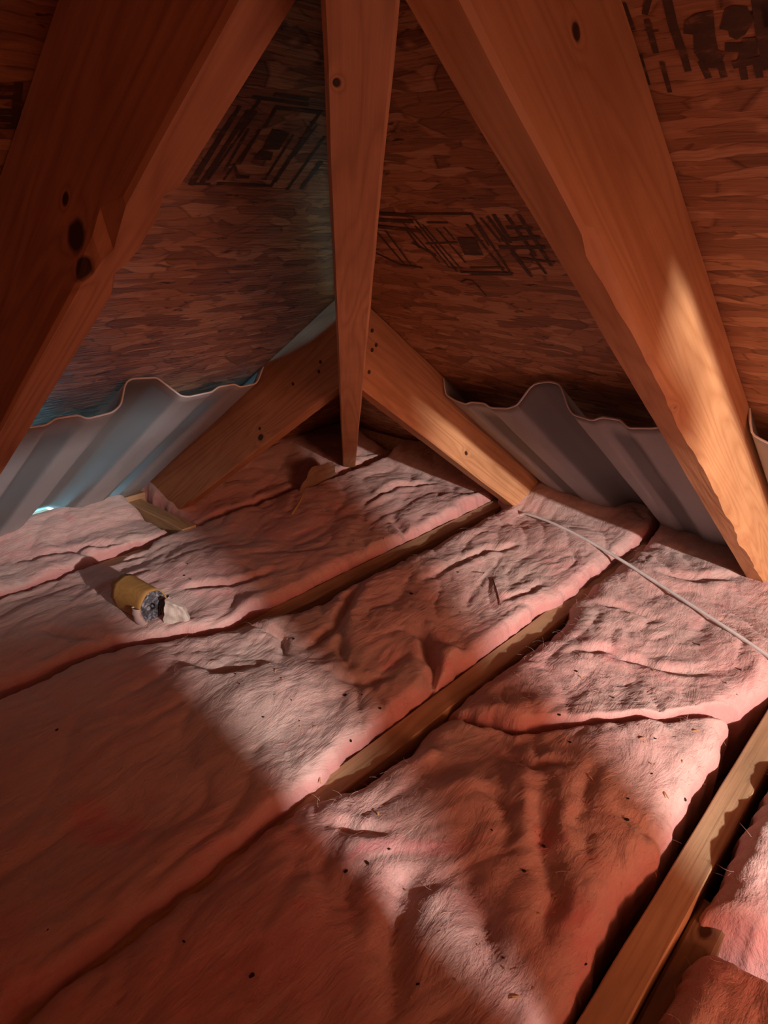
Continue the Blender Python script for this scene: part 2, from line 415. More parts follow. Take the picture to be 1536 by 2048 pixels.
# right deck, lettering at the top right
B_ = lambda p: zz(1230, 0, .1992, p)
for p, w in [([(520, -40), (590, 260), (650, 440)], 9), ([(680, 500), (730, 680)], 7), ([(340, 0), (310, 110)], 6), ([(330, 220), (410, 500)], 6),
             ([(100, 50), (180, 270)], 5), ([(260, 560), (340, 830)], 4), ([(480, 640), (550, 900)], 5), ([(1450, -30), (1500, 340), (1550, 620)], 13),
             ([(880, 640), (930, 750)], 7), ([(900, 650), (1060, 650), (1090, 740)], 7), ([(1230, 640), (1420, 600)], 8), ([(1280, 650), (1300, 760)], 7), ([(1420, 620), (1450, 740)], 7),
             ([(1170, 470), (1280, 470)], 10), ([(1520, 60), (1560, 330)], 9), ([(1150, 130), (1110, 250)], 8)]:
    rs.append((B_(p), w))
rf += [B_([(700, 210), (820, 130), (990, 100), (1010, 330), (780, 340), (690, 330)]), B_([(790, 340), (1010, 330), (1040, 500), (1110, 520), (1080, 600), (960, 680), (850, 600), (800, 520)]),
       B_([(1100, 90), (1180, 50), (1330, 60), (1400, 200), (1310, 340), (1220, 390), (1150, 360)]), B_([(1290, 380), (1420, 370), (1440, 540), (1320, 590), (1220, 620), (1270, 480)])]
ceiling_r = deck('ceiling_right', 'right', 4.2, rs, rf); tag(ceiling_r, kind='structure')
C_ = lambda p: zz(370, 150, .1953, p)
ls = []
for p, w in [([(550, 330), (80, 1110)], 6), ([(480, 420), (50, 1100)], 5), ([(640, 380), (180, 1090)], 8), ([(720, 380), (240, 1060)], 4),
             ([(930, 330), (1380, 380), (880, 1130), (340, 1110)], 6), ([(930, 330), (820, 520)], 6), ([(760, 560), (560, 900)], 5), ([(640, 560), (410, 960)], 5), ([(740, 600), (400, 1060)], 4),
             ([(510, 950), (540, 1040), (640, 1040)], 5), ([(1100, 620), (820, 1060)], 5), ([(1340, 520), (1120, 820)], 4), ([(1180, 700), (930, 1080)], 5), ([(1420, 640), (1050, 1160)], 6),
             ([(930, 200), (1250, 240)], 6), ([(700, 220), (1250, 300)], 5), ([(760, 250), (560, 540)], 6), ([(1380, 900), (1200, 1140)], 9), ([(60, 1110), (240, 1110)], 5)]:
    ls.append((C_(p), w))
lf = [C_([(890, 550), (1070, 590), (960, 760), (780, 760)]), C_([(770, 760), (900, 790), (880, 870), (690, 860)])]
for p, w in [([(-20, 176), (34, 176)], 9), ([(-20, 193), (20, 193)], 5), ([(-20, 222), (26, 222)], 9), ([(-20, 235), (30, 238)], 9), ([(36, 170), (30, 250)], 9), ([(-20, 250), (20, 252)], 8)]:
    ls.append((p, w))
ceiling_l = deck('ceiling_left', 'left', 4.2, ls, lf); tag(ceiling_l, kind='structure')

# ------------------------------------------------------------------ floor board and eave walls
def box(name, lo, hi, mat, parent=None):
    x0, y0, z0 = lo; x1, y1, z1 = hi
    vs = [(x, y, z) for z in (z0, z1) for x, y in ((x0, y0), (x1, y0), (x1, y1), (x0, y1))]
    fs = [(3, 2, 1, 0), (4, 5, 6, 7), (0, 1, 5, 4), (1, 2, 6, 5), (2, 3, 7, 6), (3, 0, 4, 7)]
    return mesh_obj(name, vs, fs, mat, parent)
tag(box('floor', (-4.2, -4.2, -.155), (.16, .16, -.142), M_gyp), kind='structure')
tag(box('wall_left', (-4.2, .16, -.5), (.30, .25, -.142), M_jst), kind='structure')
tag(box('wall_right', (.16, -4.2, -.5), (.25, .16, -.142), M_jst), kind='structure')

# unseen boards added to stop daylight leaking in at the eave
tag(box('leak_stop_1', (-.60, .125, -.14), (.16, .158, .060), M_jst), kind='structure')
tag(box('leak_stop_3', (-1.224, .105, -.14), (-.60, .122, .012), M_jst), kind='structure')
tag(box('leak_stop_4', (-.745, .100, .012), (-.651, .122, .044), M_jst), kind='structure')
tag(box('leak_stop_2', (.125, -.60, -.14), (.158, .120, .060), M_jst), kind='structure')
# ------------------------------------------------------------------ ceiling joists
def joist(y, x0, x1, lab, z=0.0, seed=1, sd=1.0, dp=.14):
    o = board('ceiling_joist', (x1, y, z-dp), (x0, y, z-dp), .038, dp, wood('joist_pine_%d' % seed, (.60, .40, .23), (.40, .25, .135), (), sd), seed=seed, ch=.0015)
    return tag(o, lab, 'joist')
joist(-1.390, -2.6, .15, 'pale ceiling joist at the lower right with a jagged shadow along its top', seed=21, sd=2.2)
joist(-.9735, -2.6, .15, 'ceiling joist bared in the middle of the floor, curling insulation lapping its edges', seed=22, sd=5.2)
joist(-.5645, -2.6, .02, 'ceiling joist running to the foot of the short right rafter', seed=23, sd=7.7)
joist(-.130, -2.6, .0, 'mostly buried ceiling joist nearest the left eave, its pale end showing', seed=24, sd=9.1)
ST = board('joist_tail', (-.697, .098, -.12), (-.697, -.150, -.12), .038, .150, wood('joist_tail_pine', (.66, .44, .24), (.46, .28, .14), (), 4.4), seed=25, ch=.0015)
tag(ST, 'stub joist at the foot of the short left rafter under the blue chute', 'joist')
SP = board('joist_splice', (-.835, -1.4285, -.13), (-2.2, -1.4285, -.13), .036, .112, wood('splice_pine', (.30, .20, .12), (.15, .09, .055), [(.04, 0, .11, .012)], 3.3), seed=26, ch=.004)
tag(SP, 'dull brown board nailed low against the side of the lower right joist', 'board')

# ------------------------------------------------------------------ insulation
CREASES = []      # (world polyline, half width, depth)
def crease(pix, w, d): CREASES.append(([tuple(at(x, y, .04))[:2] for x, y in pix], w, d))
crease([(350, 1168), (420, 1163), (500, 1150), (560, 1120)], .008, .014)
crease([(180, 1180), (230, 1150), (300, 1130)], .007, .010)
crease([(600, 1290), (660, 1245), (700, 1180), (730, 1140)], .010, .014)
crease([(700, 1330), (680, 1275), (690, 1200)], .008, .008)
crease([(835, 1220), (862, 1290), (870, 1345), (890, 1380)], .012, .020)
crease([(795, 1385), (800, 1430)], .007, .012)
crease([(640, 1330), (720, 1350), (790, 1330)], .010, .007)
crease([(1120, 1290), (1220, 1285), (1330, 1320), (1460, 1330)], .010, .009)
crease([(1300, 1130), (1400, 1150), (1500, 1140)], .012, .008)
crease([(1180, 1180), (1260, 1200), (1330, 1230)], .010, .007)
crease([(830, 1160), (900, 1120), (980, 1090), (1060, 1080)], .010, .009)
crease([(1000, 1190), (1040, 1180), (1100, 1150)], .008, .007)
crease([(780, 1010), (810, 1050), (850, 1070)], .010, .010)
crease([(720, 1000), (800, 960), (880, 955)], .009, .010)
crease([(1080, 1520), (1085, 1640), (1110, 1760), (1090, 1900)], .014, .012)
crease([(1200, 1500), (1160, 1600), (1165, 1700)], .010, .007)
crease([(1010, 1480), (1060, 1520), (1150, 1520)], .009, .010)
crease([(1220, 1600), (1290, 1640), (1340, 1650)], .010, .007)
crease([(560, 1640), (640, 1700), (700, 1790), (720, 1900)], .018, .008)
crease([(860, 1680), (800, 1760), (780, 1880), (820, 2000)], .016, .009)
crease([(640, 1620), (720, 1640), (790, 1650)], .008, .008)
crease([(910, 1700), (960, 1780), (1000, 1900)], .014, .008)
crease([(340, 1300), (430, 1330), (520, 1325)], .012, .007)
crease([(500, 1240), (560, 1260), (570, 1300)], .007, .010)
crease([(100, 1080), (220, 1110), (300, 1090)], .008, .008)
crease([(0, 1120), (100, 1100), (200, 1080), (300, 1060)], .010, .008)
crease([(60, 1230), (160, 1260), (230, 1260)], .012, .008)
crease([(950, 1560), (1020, 1600), (1010, 1700)], .012, .010)
MOUNDS = []
def mound(px, py, r, h, st=1.0, ang=0): p = at(px, py, .04); MOUNDS.append((p.x, p.y, r, h, st, ang))
mound(905, 1295, .022, .012); mound(860, 1490, .020, .014); mound(1015, 1410, .035, .018); mound(740, 1100, .022, .018)
mound(510, 1195, .035, .016); mound(730, 1250, .05, .010); mound(560, 1360, .09, .010); mound(1100, 1600, .10, .012)
mound(1270, 1450, .10, .014); mound(1130, 1060, .10, .012); mound(330, 1380, .10, .008); mound(900, 1000, .10, .012)
mound(930, 1560, .035, .012); mound(1080, 1400, .03, .010); mound(540, 1240, .04, .014); mound(440, 1120, .07, .012)

def segdist(x, y, poly):
    d = np.full(x.shape, 9.0); T = np.zeros(x.shape); n = len(poly)-1
    for i, ((ax, ay), (bx, by)) in enumerate(zip(poly[:-1], poly[1:])):
        vx, vy = bx-ax, by-ay; L2_ = vx*vx+vy*vy
        t = np.clip(((x-ax)*vx+(y-ay)*vy)/L2_, 0, 1); dd = np.hypot(x-ax-t*vx, y-ay-t*vy)
        T = np.where(dd < d, (i+t)/n, T); d = np.minimum(d, dd)
    return d, np.clip(3.5*np.minimum(T, 1-T), 0, 1)
def height(x, y):
    wx = x+.05*perlin(x*5, y*5, 11); wy = y+.05*perlin(x*5+7, y*5, 12)
    h = .024+.009*perlin(x*3.1, y*3.1, 1)+.0065*perlin(wx*8, wy*8, 2)
    # pillowy wrinkles: billows parted by narrow valleys
    a, b_ = math.cos(-.45), math.sin(-.45)
    u = (wx*a-wy*b_); v = (wx*b_+wy*a)
    n1 = perlin(u*6, v*13, 3); n2 = perlin(u*14+3, v*27, 4)
    h = h+.0085*(np.sqrt(np.abs(n1)+.004)-.4)+.0024*(np.sqrt(np.abs(n2)+.006)-.4)
    n3 = perlin(wx*48, wy*48, 6); h = h+.0014*n3+.0007*perlin(wx*110, wy*110, 7)+.0004*perlin(x*260, y*260, 9)
    for poly, w, d in CREASES:
        s, tp_ = segdist(x+.006*perlin(x*30, y*30, 21), y+.006*perlin(x*30, y*30, 22), poly)
        d = d*tp_
        h = h-d*np.exp(-(s/w)**2)+.35*d*np.exp(-((s-2.2*w)/(1.6*w))**2)
    for (mx, my, r, hh, st, ang) in MOUNDS:
        h = h+hh*np.exp(-(((x-mx)**2+(y-my)**2)/r**2))
    return h
def rnd_edge(d, r):            # quarter-round falling to the edge
    t = np.clip(1-d/r, 0, 1); return 1-np.sqrt(np.clip(1-t*t, 0, 1))
BATTS = []
def batt(lab, xa, xb, ytop, ybot, rt=.022, rb=.022, ft=.03, fb=.03, rx=.022, lift=None, seed=1, res=.0045, zbot=-.135, slant=None):
    """glass-fibre batt filling a joist bay. xa<xb ends; ytop/ybot: [(x,y)...] edge lines; r* rounding radius, f* how far the edge drops"""
    nx = int((xb-xa)/res); L_ = np.linspace(0, 1, nx+1)
    w0 = abs(np.interp((xa+xb)/2, *zip(*ytop))-np.interp((xa+xb)/2, *zip(*ybot)))
    ny = max(8, int(w0/res)); V_ = np.linspace(0, 1, ny+1)
    # crowd the rows towards the edges
    V_ = .5-.5*np.cos(np.pi*V_)*(.35)-.5*(1-2*V_)*.65
    V_ = (V_-V_[0])/(V_[-1]-V_[0])
    uu, vv = np.meshgrid(L_, V_, indexing='ij')
    x = xa+(xb-xa)*uu
    if slant: # shift the ends so that the seam may run askew
        ya0 = np.interp(x, *zip(*ytop))+(np.interp(x, *zip(*ybot))-np.interp(x, *zip(*ytop)))*vv
        sa = np.interp(-ya0, [-q[0] for q in slant[0]], [q[1] for q in slant[0]]) if slant[0] else xa
        sb = np.interp(-ya0, [-q[0] for q in slant[1]], [q[1] for q in slant[1]]) if slant[1] else xb
        x = sa+(sb-sa)*uu
    yt = np.interp(x, *zip(*ytop))+.0055*fbm(x*24, x*0+seed, seed+40, 4)
    yb = np.interp(x, *zip(*ybot))+.0055*fbm(x*24, x*0+seed+5, seed+50, 4)
    y = yt+(yb-yt)*vv
    # ragged ends
    endw = np.clip(1-uu*(xb-xa)/.05, 0, 1)-np.clip(1-(1-uu)*(xb-xa)/.05, 0, 1)
    x = x+endw*.008*fbm(y*25, y*0+seed, seed+60, 3)
    z = height(x, y)
    if lift is not None: z = z+lift(x, y)
    if isinstance(ft, list): ft = np.interp(x, *zip(*ft))
    if isinstance(fb, list): fb = np.interp(x, *zip(*fb))
    dt = np.abs(y-yt); db = np.abs(yb-y); du = uu*(xb-xa); dv = (1-uu)*(xb-xa)
    z = z-ft*rnd_edge(dt, rt)-fb*rnd_edge(db, rb)-.045*rnd_edge(du, rx)-.045*rnd_edge(dv, rx)
    nxv, nyv = x.shape
    P = np.stack([x, y, z], -1).reshape(-1, 3)
    idx = np.arange(nxv*nyv).reshape(nxv, nyv)
    q = np.stack([idx[:-1, :-1], idx[:-1, 1:], idx[1:, 1:], idx[1:, :-1]], -1).reshape(-1, 4)
    # skirt: rim loop, several rings down with lumpy inset
    rim = np.concatenate([idx[0, :-1], idx[:-1, -1], idx[-1, :0:-1], idx[:0:-1, 0]])
    cx, cy = x.mean(), y.mean()
    rings = [rim]; Vs = [P]; off = len(P); faces = [q]
    prev = rim; rp = P[rim]
    nrm = np.zeros((len(rim), 2)); a = np.roll(rp[:, :2], -1, 0)-np.roll(rp[:, :2], 1, 0)
    nrm[:, 0] = a[:, 1]; nrm[:, 1] = -a[:, 0]; nrm /= np.linalg.norm(nrm, axis=1)[:, None]+1e-9
    if ((rp[:, :2]-[cx, cy])*nrm).sum() < 0: nrm = -nrm
    for k_ in range(1, 7):
        t = k_/6
        zc = rp[:, 2]*(1-t)+zbot*t
        b_ = .003*np.sin(math.pi*t)+.004*perlin(np.arange(len(rim))*.08, zc*60, seed+70)-(.006*t)
        pts = np.column_stack([rp[:, 0]+nrm[:, 0]*b_, rp[:, 1]+nrm[:, 1]*b_, zc])
        cur = np.arange(off, off+len(rim)); off += len(rim); Vs.append(pts)
        faces.append(np.stack([prev, np.roll(prev, -1), np.roll(cur, -1), cur], -1)); prev = cur
    P = np.concatenate(Vs); Fq = np.concatenate(faces)
    me = bpy.data.meshes.new('insulation_batt')
    me.vertices.add(len(P)); me.vertices.foreach_set('co', P.ravel())
    me.loops.add(len(Fq)*4); me.loops.foreach_set('vertex_index', Fq.ravel())
    me.polygons.add(len(Fq)); me.polygons.foreach_set('loop_start', np.arange(len(Fq))*4)
    me.polygons.foreach_set('loop_total', np.full(len(Fq), 4))
    me.update(calc_edges=True); me.validate()
    me.polygons.foreach_set('use_smooth', [True]*len(me.polygons))
    me.materials.append(M_ins)
    bm = bmesh.new(); bm.from_mesh(me); bmesh.ops.recalc_face_normals(bm, faces=bm.faces[:]); bm.to_mesh(me); bm.free()
    o = bpy.data.objects.new('insulation_batt', me); COL.objects.link(o)
    BATTS.append(o)
    return tag(o, lab, 'insulation', 'pink insulation batts between the joists')

def line(*p): return list(p)
up_eave = lambda x, y: .05*np.clip((x+.02)/.15, 0, 1)
# bay A, next to the left eave
batt('pink batt in the eave bay under the blue lit chute', -2.3, -.728, line((-3, .098), (0, .098)), line((-3, -.128), (-1.0, -.128), (-.94, -.126), (-.92, -.110), (-.82, -.110), (-.79, -.124), (-.71, -.124)), ft=.02, fb=.014, rt=.012, seed=1,
     lift=lambda x, y: .008+.036*np.clip((y+.02)/.10, 0, 1))
batt('dark pink batt in the far corner beneath the short left rafter', -.668, .12, line((-3, .15), (1, .15)), line((-3, -.125), (-.4, -.122), (-.1, -.104), (1, -.1)), ft=.0, seed=2,
     lift=lambda x, y: .05*np.clip((y+.06)/.16, 0, 1)**1.0)
# bay B
batt('long pink batt in the second bay from the left eave', -2.3, .13, line((-3, -.128), (-1.3, -.132), (-1.0, -.132), (-.94, -.136), (-.925, -.156), (-.82, -.156), (-.79, -.132), (-.72, -.128), (-.12, -.134), (1, -.15)),
     line((-3, -.55), (-1.3, -.44), (-1.05, -.45), (-.9, -.553), (-.78, -.548), (-.6, -.543), (1, -.543)), seed=3, lift=up_eave, fb=.034)
# bay C
batt('long pink batt in the third bay, torn open in the middle of the picture', -2.3, .13, line((-3, -.56), (-1.3, -.45), (-1.05, -.462), (-.9, -.566), (-.83, -.572), (-.74, -.594), (-.02, -.600), (.01, -.565), (1, -.565)),
     line((-3, -.968), (-1.25, -.968), (-1.03, -.965), (-.97, -.950), (-.42, -.951), (-.37, -.965), (1, -.962)), seed=4, lift=up_eave, rt=.06, ft=[(-.88, .03), (-.78, .062), (-.05, .066), (.0, .03)], fb=[(-1.1, .03), (-.97, .024), (-.4, .024)])
# bay D, two batts meeting at a seam
seam = [(-.90, -.84), (-1.0, -.80), (-1.115, -.765), (-1.22, -.66), (-1.34, -.505), (-1.45, -.40)]
edgeD = line((-3, -1.365), (-1.1, -1.366), (-.92, -1.345), (-.83, -1.358), (-.72, -1.348), (-.6, -1.352), (-.50, -1.335), (-.40, -1.362), (1, -1.366))
topD = line((-3, -.974), (-1.06, -.974), (-1.0, -.996), (-.9, -1.004), (-.84, -.994), (-.72, -.992), (-.6, -.998), (-.5, -1.008), (-.42, -1.0), (-.37, -.984), (1, -.982))
dropD = [(-1.08, .03), (-1.0, .058), (-.9, .056), (-.83, .05), (-.6, .05), (-.5, .062), (-.42, .058), (-.36, .03)]
batt('wide pink batt in the fourth bay under the white cable', -.8, .13, topD, edgeD, seed=5, slant=([(q[0], q[1]+.004) for q in seam], None), lift=up_eave, rx=.022, fb=.04, rb=.035, rt=.05, ft=dropD)
batt('pink batt at the bottom of the picture, with the seam at its far end', -2.3, -.8, topD, edgeD, seed=6, slant=(None, [(q[0], q[1]-.002) for q in seam]), rx=.022, fb=.04, rb=.035, rt=.05, ft=dropD,
     lift=lambda x, y: -.004+0*x)
# bay E, right of the last joist
endE = [(-1.40, -.905), (-1.43, -.87), (-1.48, -.855), (-1.6, -.84)]
batt('bright pink batt at the right edge beyond the pale joist', -.87, .13, line((-3, -1.424), (1, -1.42)), line((-3, -1.81), (1, -1.81)), seed=7, fb=.02, ft=.030, rt=.035, slant=(endE, None),
     lift=lambda x, y: -.010+0*x)
batt('orange tinted torn batt in the lower right corner', -2.3, -.900, line((-3, -1.445), (-1.1, -1.440), (-.99, -1.428), (-.93, -1.43)), line((-3, -1.81), (1, -1.81)), seed=8, ft=.035, rt=.035, rx=.03,
     lift=lambda x, y: -.012+0*x)
# bays behind the camera side that may be glimpsed from a step aside
batt('pink batt two bays to the right of the picture', -2.3, .13, line((-3, -1.82), (1, -1.82)), line((-3, -2.2), (1, -2.2)), seed=9, res=.01)

# ------------------------------------------------------------------ ventilation chutes
def tube(name, pts, r, mat, n=8, parent=None):
    vs = []; fs = []; P = [Vector(p) for p in pts]
    for i, p in enumerate(P):
        d = (P[min(i+1, len(P)-1)]-P[max(i-1, 0)]).normalized(); a = d.orthogonal() if i == 0 else (a-d*a.dot(d)); a.normalize(); b_ = d.cross(a)
        rr = r(i/(len(P)-1)) if callable(r) else r
        for k_ in range(n): vs.append(p+(a*math.cos(k_*2*math.pi/n)+b_*math.sin(k_*2*math.pi/n))*rr)
    for i in range(len(P)-1):
        for k_ in range(n): fs.append((i*n+k_, i*n+(k_+1) % n, (i+1)*n+(k_+1) % n, (i+1)*n+k_))
    fs.append(tuple(reversed(range(n)))); fs.append(tuple(range((len(P)-1)*n, len(P)*n)))
    return mesh_obj(name, vs, fs, mat, parent, smooth=True)
PR = [(.645, .155), (.649, .135), (.654, .119), (.685, .108), (.72, .101), (.735, .106), (.775, .104), (.79, .096), (.837, .096), (.862, .104), (.888, .136), (.900, .144), (.930, .148), (.955, .144), (.966, .128), (.977, .106), (.99, .093),
      (1.032, .085), (1.05, .092), (1.085, .089), (1.10, .077), (1.146, .079), (1.19, .092), (1.204, .120), (1.214, .156)]
PL = [(.651, .157), (.656, .150), (.664, .136), (.675, .124), (.72, .121), (.732, .128), (.775, .126), (.79, .118), (.845, .114), (.863, .117), (.894, .141), (.910, .153), (.96, .154), (.974, .147), (.984, .114), (1.003, .103), (1.05, .098),
      (1.062, .106), (1.10, .105), (1.115, .097), (1.17, .097), (1.195, .103), (1.214, .130), (1.221, .156)]
def chute(side, prof, lab, t0, t1, bot=-.125, seed=1, shift=0.0):
    """thermoformed vent chute: ribbed across, straight along the slope, stapled slightly askew"""
    xs = [q[0] for q in prof]; ws = [q[1] for q in prof]
    t = np.linspace(xs[0], xs[-1], 230); w = np.interp(t, xs, ws)
    for _ in range(4): w[1:-1] = (w[:-2]+2*w[1:-1]+w[2:])/4
    ns = 30; vs = []; fs = []; n_ = len(t)
    for j in range(ns+1):
        for i in range(n_):
            top = t0+t1*(t[i]-xs[0]); s_ = bot+(top-bot)*j/ns
            e = min(1, (t[i]-xs[0])/.03, (xs[-1]-t[i])/.03)
            ww = w[i]+e*.0016*float(perlin(t[i]*6, s_*6, seed))
            q = t[i]+shift
            vs.append((-s_, -q, SL*s_+ww) if side == 'right' else (-q, -s_, SL*s_+ww))
    for j in range(ns):
        for i in range(n_-1): fs.append((j*n_+i, j*n_+i+1, (j+1)*n_+i+1, (j+1)*n_+i))
    o = mesh_obj('ventilation_chute', vs, fs, M_pla, smooth=True)
    at_ = o.data.attributes.new('thin', 'FLOAT', 'POINT'); vals = []
    P3 = [(.735, .80), (.862, .984), (1.05, 1.115)]
    for j in range(ns+1):
        for i in range(n_):
            q = t[i]+(.0 if side == 'left' else .006); f = 0
            for k_, (a_, b_) in enumerate(P3):
                d_ = min(q-a_, b_-q)/.008
                if k_ != 1: d_ = min(d_, (ns-j-1.6)*.9)
                f = max(f, min(1, max(0, d_)))
            vals.append(f)
    at_.data.foreach_set('value', vals)
    md = o.modifiers.new('thickness', 'SOLIDIFY'); md.thickness = .0024; md.offset = 0
    rim = [Vector(vs[ns*n_+i]) for i in range(0, n_, 2)]
    tube('lit_rim', rim, .0017, M_rim, 6, o)
    return tag(o, lab, 'vent chute')
M_rim = flat('chute_lit_rim', (1.0, 1.0, 1.0), .45, .4)  # whitened to imitate the sheet edge catching light
chute('right', PR, 'grey translucent ribbed vent chute between the two right jack rafters', .37, .28, seed=3)
chute('left', PL, 'blue lit translucent ribbed vent chute between the two left jack rafters', .41, .15, seed=5)
chute('right', PR, 'grey vent chute at the right edge behind the broad rafter', .46, 0, seed=7, shift=.610)

# ------------------------------------------------------------------ white cable lying across the batts
from mathutils.bvhtree import BVHTree
dg = bpy.context.evaluated_depsgraph_get(); dg.update()
trees = [BVHTree.FromObject(o, dg) for o in BATTS]
def ground(x, y):
    zs = []
    for t in trees:
        h = t.ray_cast(Vector((x, y, .6)), Vector((0, 0, -1)))
        if h[0] is not None: zs.append(h[0].z)
    return max(zs) if zs else .0
def hit(px, py):               # where the photo's pixel meets the insulation
    d = ray(px, py).normalized(); best = None
    for t in trees:
        h = t.ray_cast(CAM, d)
        if h[0] is not None and (best is None or h[3] < best[3]): best = h
    return best[0] if best else at(px, py, .03)
M_cab = flat('cable_sheath', (.98, 1.0, 1.0), .45, .4)
CX = [(-.058, -.665), (-.079, -.73), (-.164, -1.003), (-.323, -1.333), (-.52, -1.68), (-.75, -2.0)]
cp = []
for i in range(91):
    y_ = -.665-(2.0-.665)*i/90
    x_ = float(np.polyval(np.polyfit([q[1] for q in CX], [q[0] for q in CX], 3), y_))
    cp.append([x_, y_, ground(x_, y_)+.004])
zc = np.array([c[2] for c in cp])
mx_ = np.array([max(zc[max(0, i-5):i+6]) for i in range(len(zc))])
for _ in range(60): mx_[1:-1] = (mx_[:-2]+mx_[1:-1]*2+mx_[2:])/4
for c, z in zip(cp, mx_): c[2] = z-.002
cp[0][2] -= .02; cp[1][2] -= .008
cab = tube('cable', cp, .0036, M_cab); tag(cab, 'thin white cable lying across the insulation at the right', 'cable')

# ------------------------------------------------------------------ cardboard tube with a dark mottled end
def mottled():
    m, nt, b = new_mat('mottled_grey_foil'); n = N(nt)
    co = n('ShaderNodeTexCoord').outputs['Object']
    f = n.noise(co, 60, 3, .6, 2.0).outputs[0]
    n.link(n.ramp(f, [(.40, (.035, .035, .045)), (.52, (.10, .10, .12)), (.60, (.30, .29, .31))]), b.inputs['Base Color'])
    b.inputs['Roughness'].default_value = .45; n.link(n.bump(f, .6, .004), b.inputs['Normal'])
    return m
M_kraft = wood('kraft_paper', (.48, .27, .085), (.38, .20, .06), seed=2)
tp = hit(308, 1236); tz = tp.z+.026
T = empty('cardboard_tube', (tp.x, tp.y, tp.z)); tag(T, 'orange brown cardboard tube end with a mottled grey face, half sunk in a batt', 'tube')
ax = Vector((.10, -.97, .12)).normalized()
fm = frame(Vector((tp.x, tp.y, tz)), ax.orthogonal(), ax)
fm = frame(Vector((tp.x, tp.y, tz)), Vector((0, 0, 1)), ax)
def add_part(name, vs, fs, mat, smooth=False):
    V = [fm @ Vector(v) for v in vs]; o = mesh_obj(name, [tuple(v-T.location) for v in V], fs, mat, T, smooth=smooth); return o
nn = 40; vs = []; fs = []
rad = .034
for j in range(9):
    zj = -.085*(1-j/8)+.004
    for i in range(nn):
        a = 2*math.pi*i/nn; r = rad*(1+.05*float(perlin(math.cos(a)*2, math.sin(a)*2+j*.12, 3)))*(1.0+.18*(1-j/8)*max(0, math.cos(a)))
        zr = zj-(.012*max(0, float(perlin(a*2, 1.1, 4))) if j == 0 else 0)
        vs.append((r*math.cos(a), r*math.sin(a)*.88, zr))
for j in range(8):
    for i in range(nn): fs.append((j*nn+i, j*nn+(i+1) % nn, (j+1)*nn+(i+1) % nn, (j+1)*nn+i))
tb = add_part('tube_wall', vs, fs, M_kraft, True)
md = tb.modifiers.new('t', 'SOLIDIFY'); md.thickness = .002
vs = [(0, 0, .001)]; fs = []
for k_ in range(1, 7):
    for i in range(nn):
        a = 2*math.pi*i/nn; r = rad*.97*k_/6; x_, y_ = r*math.cos(a), r*math.sin(a)*.88
        vs.append((x_, y_, .001+.002*float(perlin(x_*90, y_*90, 5))))
for i in range(nn): fs.append((0, 1+i, 1+(i+1) % nn))
for k_ in range(5):
    for i in range(nn): fs.append((1+k_*nn+i, 1+k_*nn+(i+1) % nn, 1+(k_+1)*nn+(i+1) % nn, 1+(k_+1)*nn+i))
tag(add_part('end_face', vs, fs, mottled(), True), 'mottled dark grey end face')
M_fluff = flat('pale_fluff', (.55, .40, .38), .95)
vs = []; fs = []; cn = 14
for i in range(29):                                  # ragged pale collar hugging the lower half of the face
    a = math.pi*(.42+1.12*i/28)+math.pi*0
    rr = .0075+.004*float(perlin(i*.5, 2.2, 6)); c_ = rad+.002
    for k_ in range(cn):
        b_ = 2*math.pi*k_/cn
        vs.append(((c_+rr*math.cos(b_))*math.cos(a), (c_+rr*math.cos(b_))*math.sin(a)*.9, -.004+rr*1.2*math.sin(b_)+.002*float(perlin(a*9, b_*2, 8))))
for i in range(28):
    for k_ in range(cn): fs.append((i*cn+k_, i*cn+(k_+1) % cn, (i+1)*cn+(k_+1) % cn, (i+1)*cn+k_))
add_part('collar', vs, fs, M_fluff, True)

def sheet(name, corners, mat, thick=.0015, amp=.003, n=14, seed=1, parent=None):
    """crumpled little sheet spanned by four corners, with thickness"""
    a, b_, c, d = [Vector(q) for q in corners]; vs = []; fs = []
    nrm = (b_-a).cross(d-a).normalized()
    for s_ in (0, 1):
        for i in range(n+1):
            for j in range(n+1):
                u, v = i/n, j/n
                p = (a*(1-u)+b_*u)*(1-v)+(d*(1-u)+c*u)*v
                e = min(u, 1-u, v, 1-v)
                p = p+nrm*(amp*float(perlin(u*3+seed, v*3, seed))-s_*thick)+(b_-a)*.05*float(perlin(v*5, seed+.3, 3))*(1-e*4 if e < .25 else 0)
                vs.append(p)
    m_ = (n+1)*(n+1)
    for i in range(n):
        for j in range(n):
            q = (i*(n+1)+j, (i+1)*(n+1)+j, (i+1)*(n+1)+j+1, i*(n+1)+j+1)
            fs.append(q); fs.append(tuple(m_+t for t in reversed(q)))
    rim = [i*(n+1) for i in range(n+1)]+[n*(n+1)+j for j in range(1, n+1)]+[i*(n+1)+n for i in range(n-1, -1, -1)]+[j for j in range(n-1, 0, -1)]
    for i in range(len(rim)): q, w_ = rim[i], rim[(i+1) % len(rim)]; fs.append((q, q+m_, w_+m_, w_))
    return mesh_obj(name, vs, fs, mat, parent, smooth=False)
g1 = hit(338, 1258)+Vector((.022, .000, -.006)); rv = Vector((.67, -.74, 0)); zv = Vector((.02, .02, 1))
fl = sheet('foam_scrap', [g1-rv*.030, g1+rv*.024, g1+rv*.012+zv*.040, g1-rv*.022+zv*.056], flat('pale_foam', (.60, .52, .46), .8), thick=.008, amp=.004, seed=4)
tag(fl, 'small off-white foam scrap leaning against the brown tube end', 'scrap')

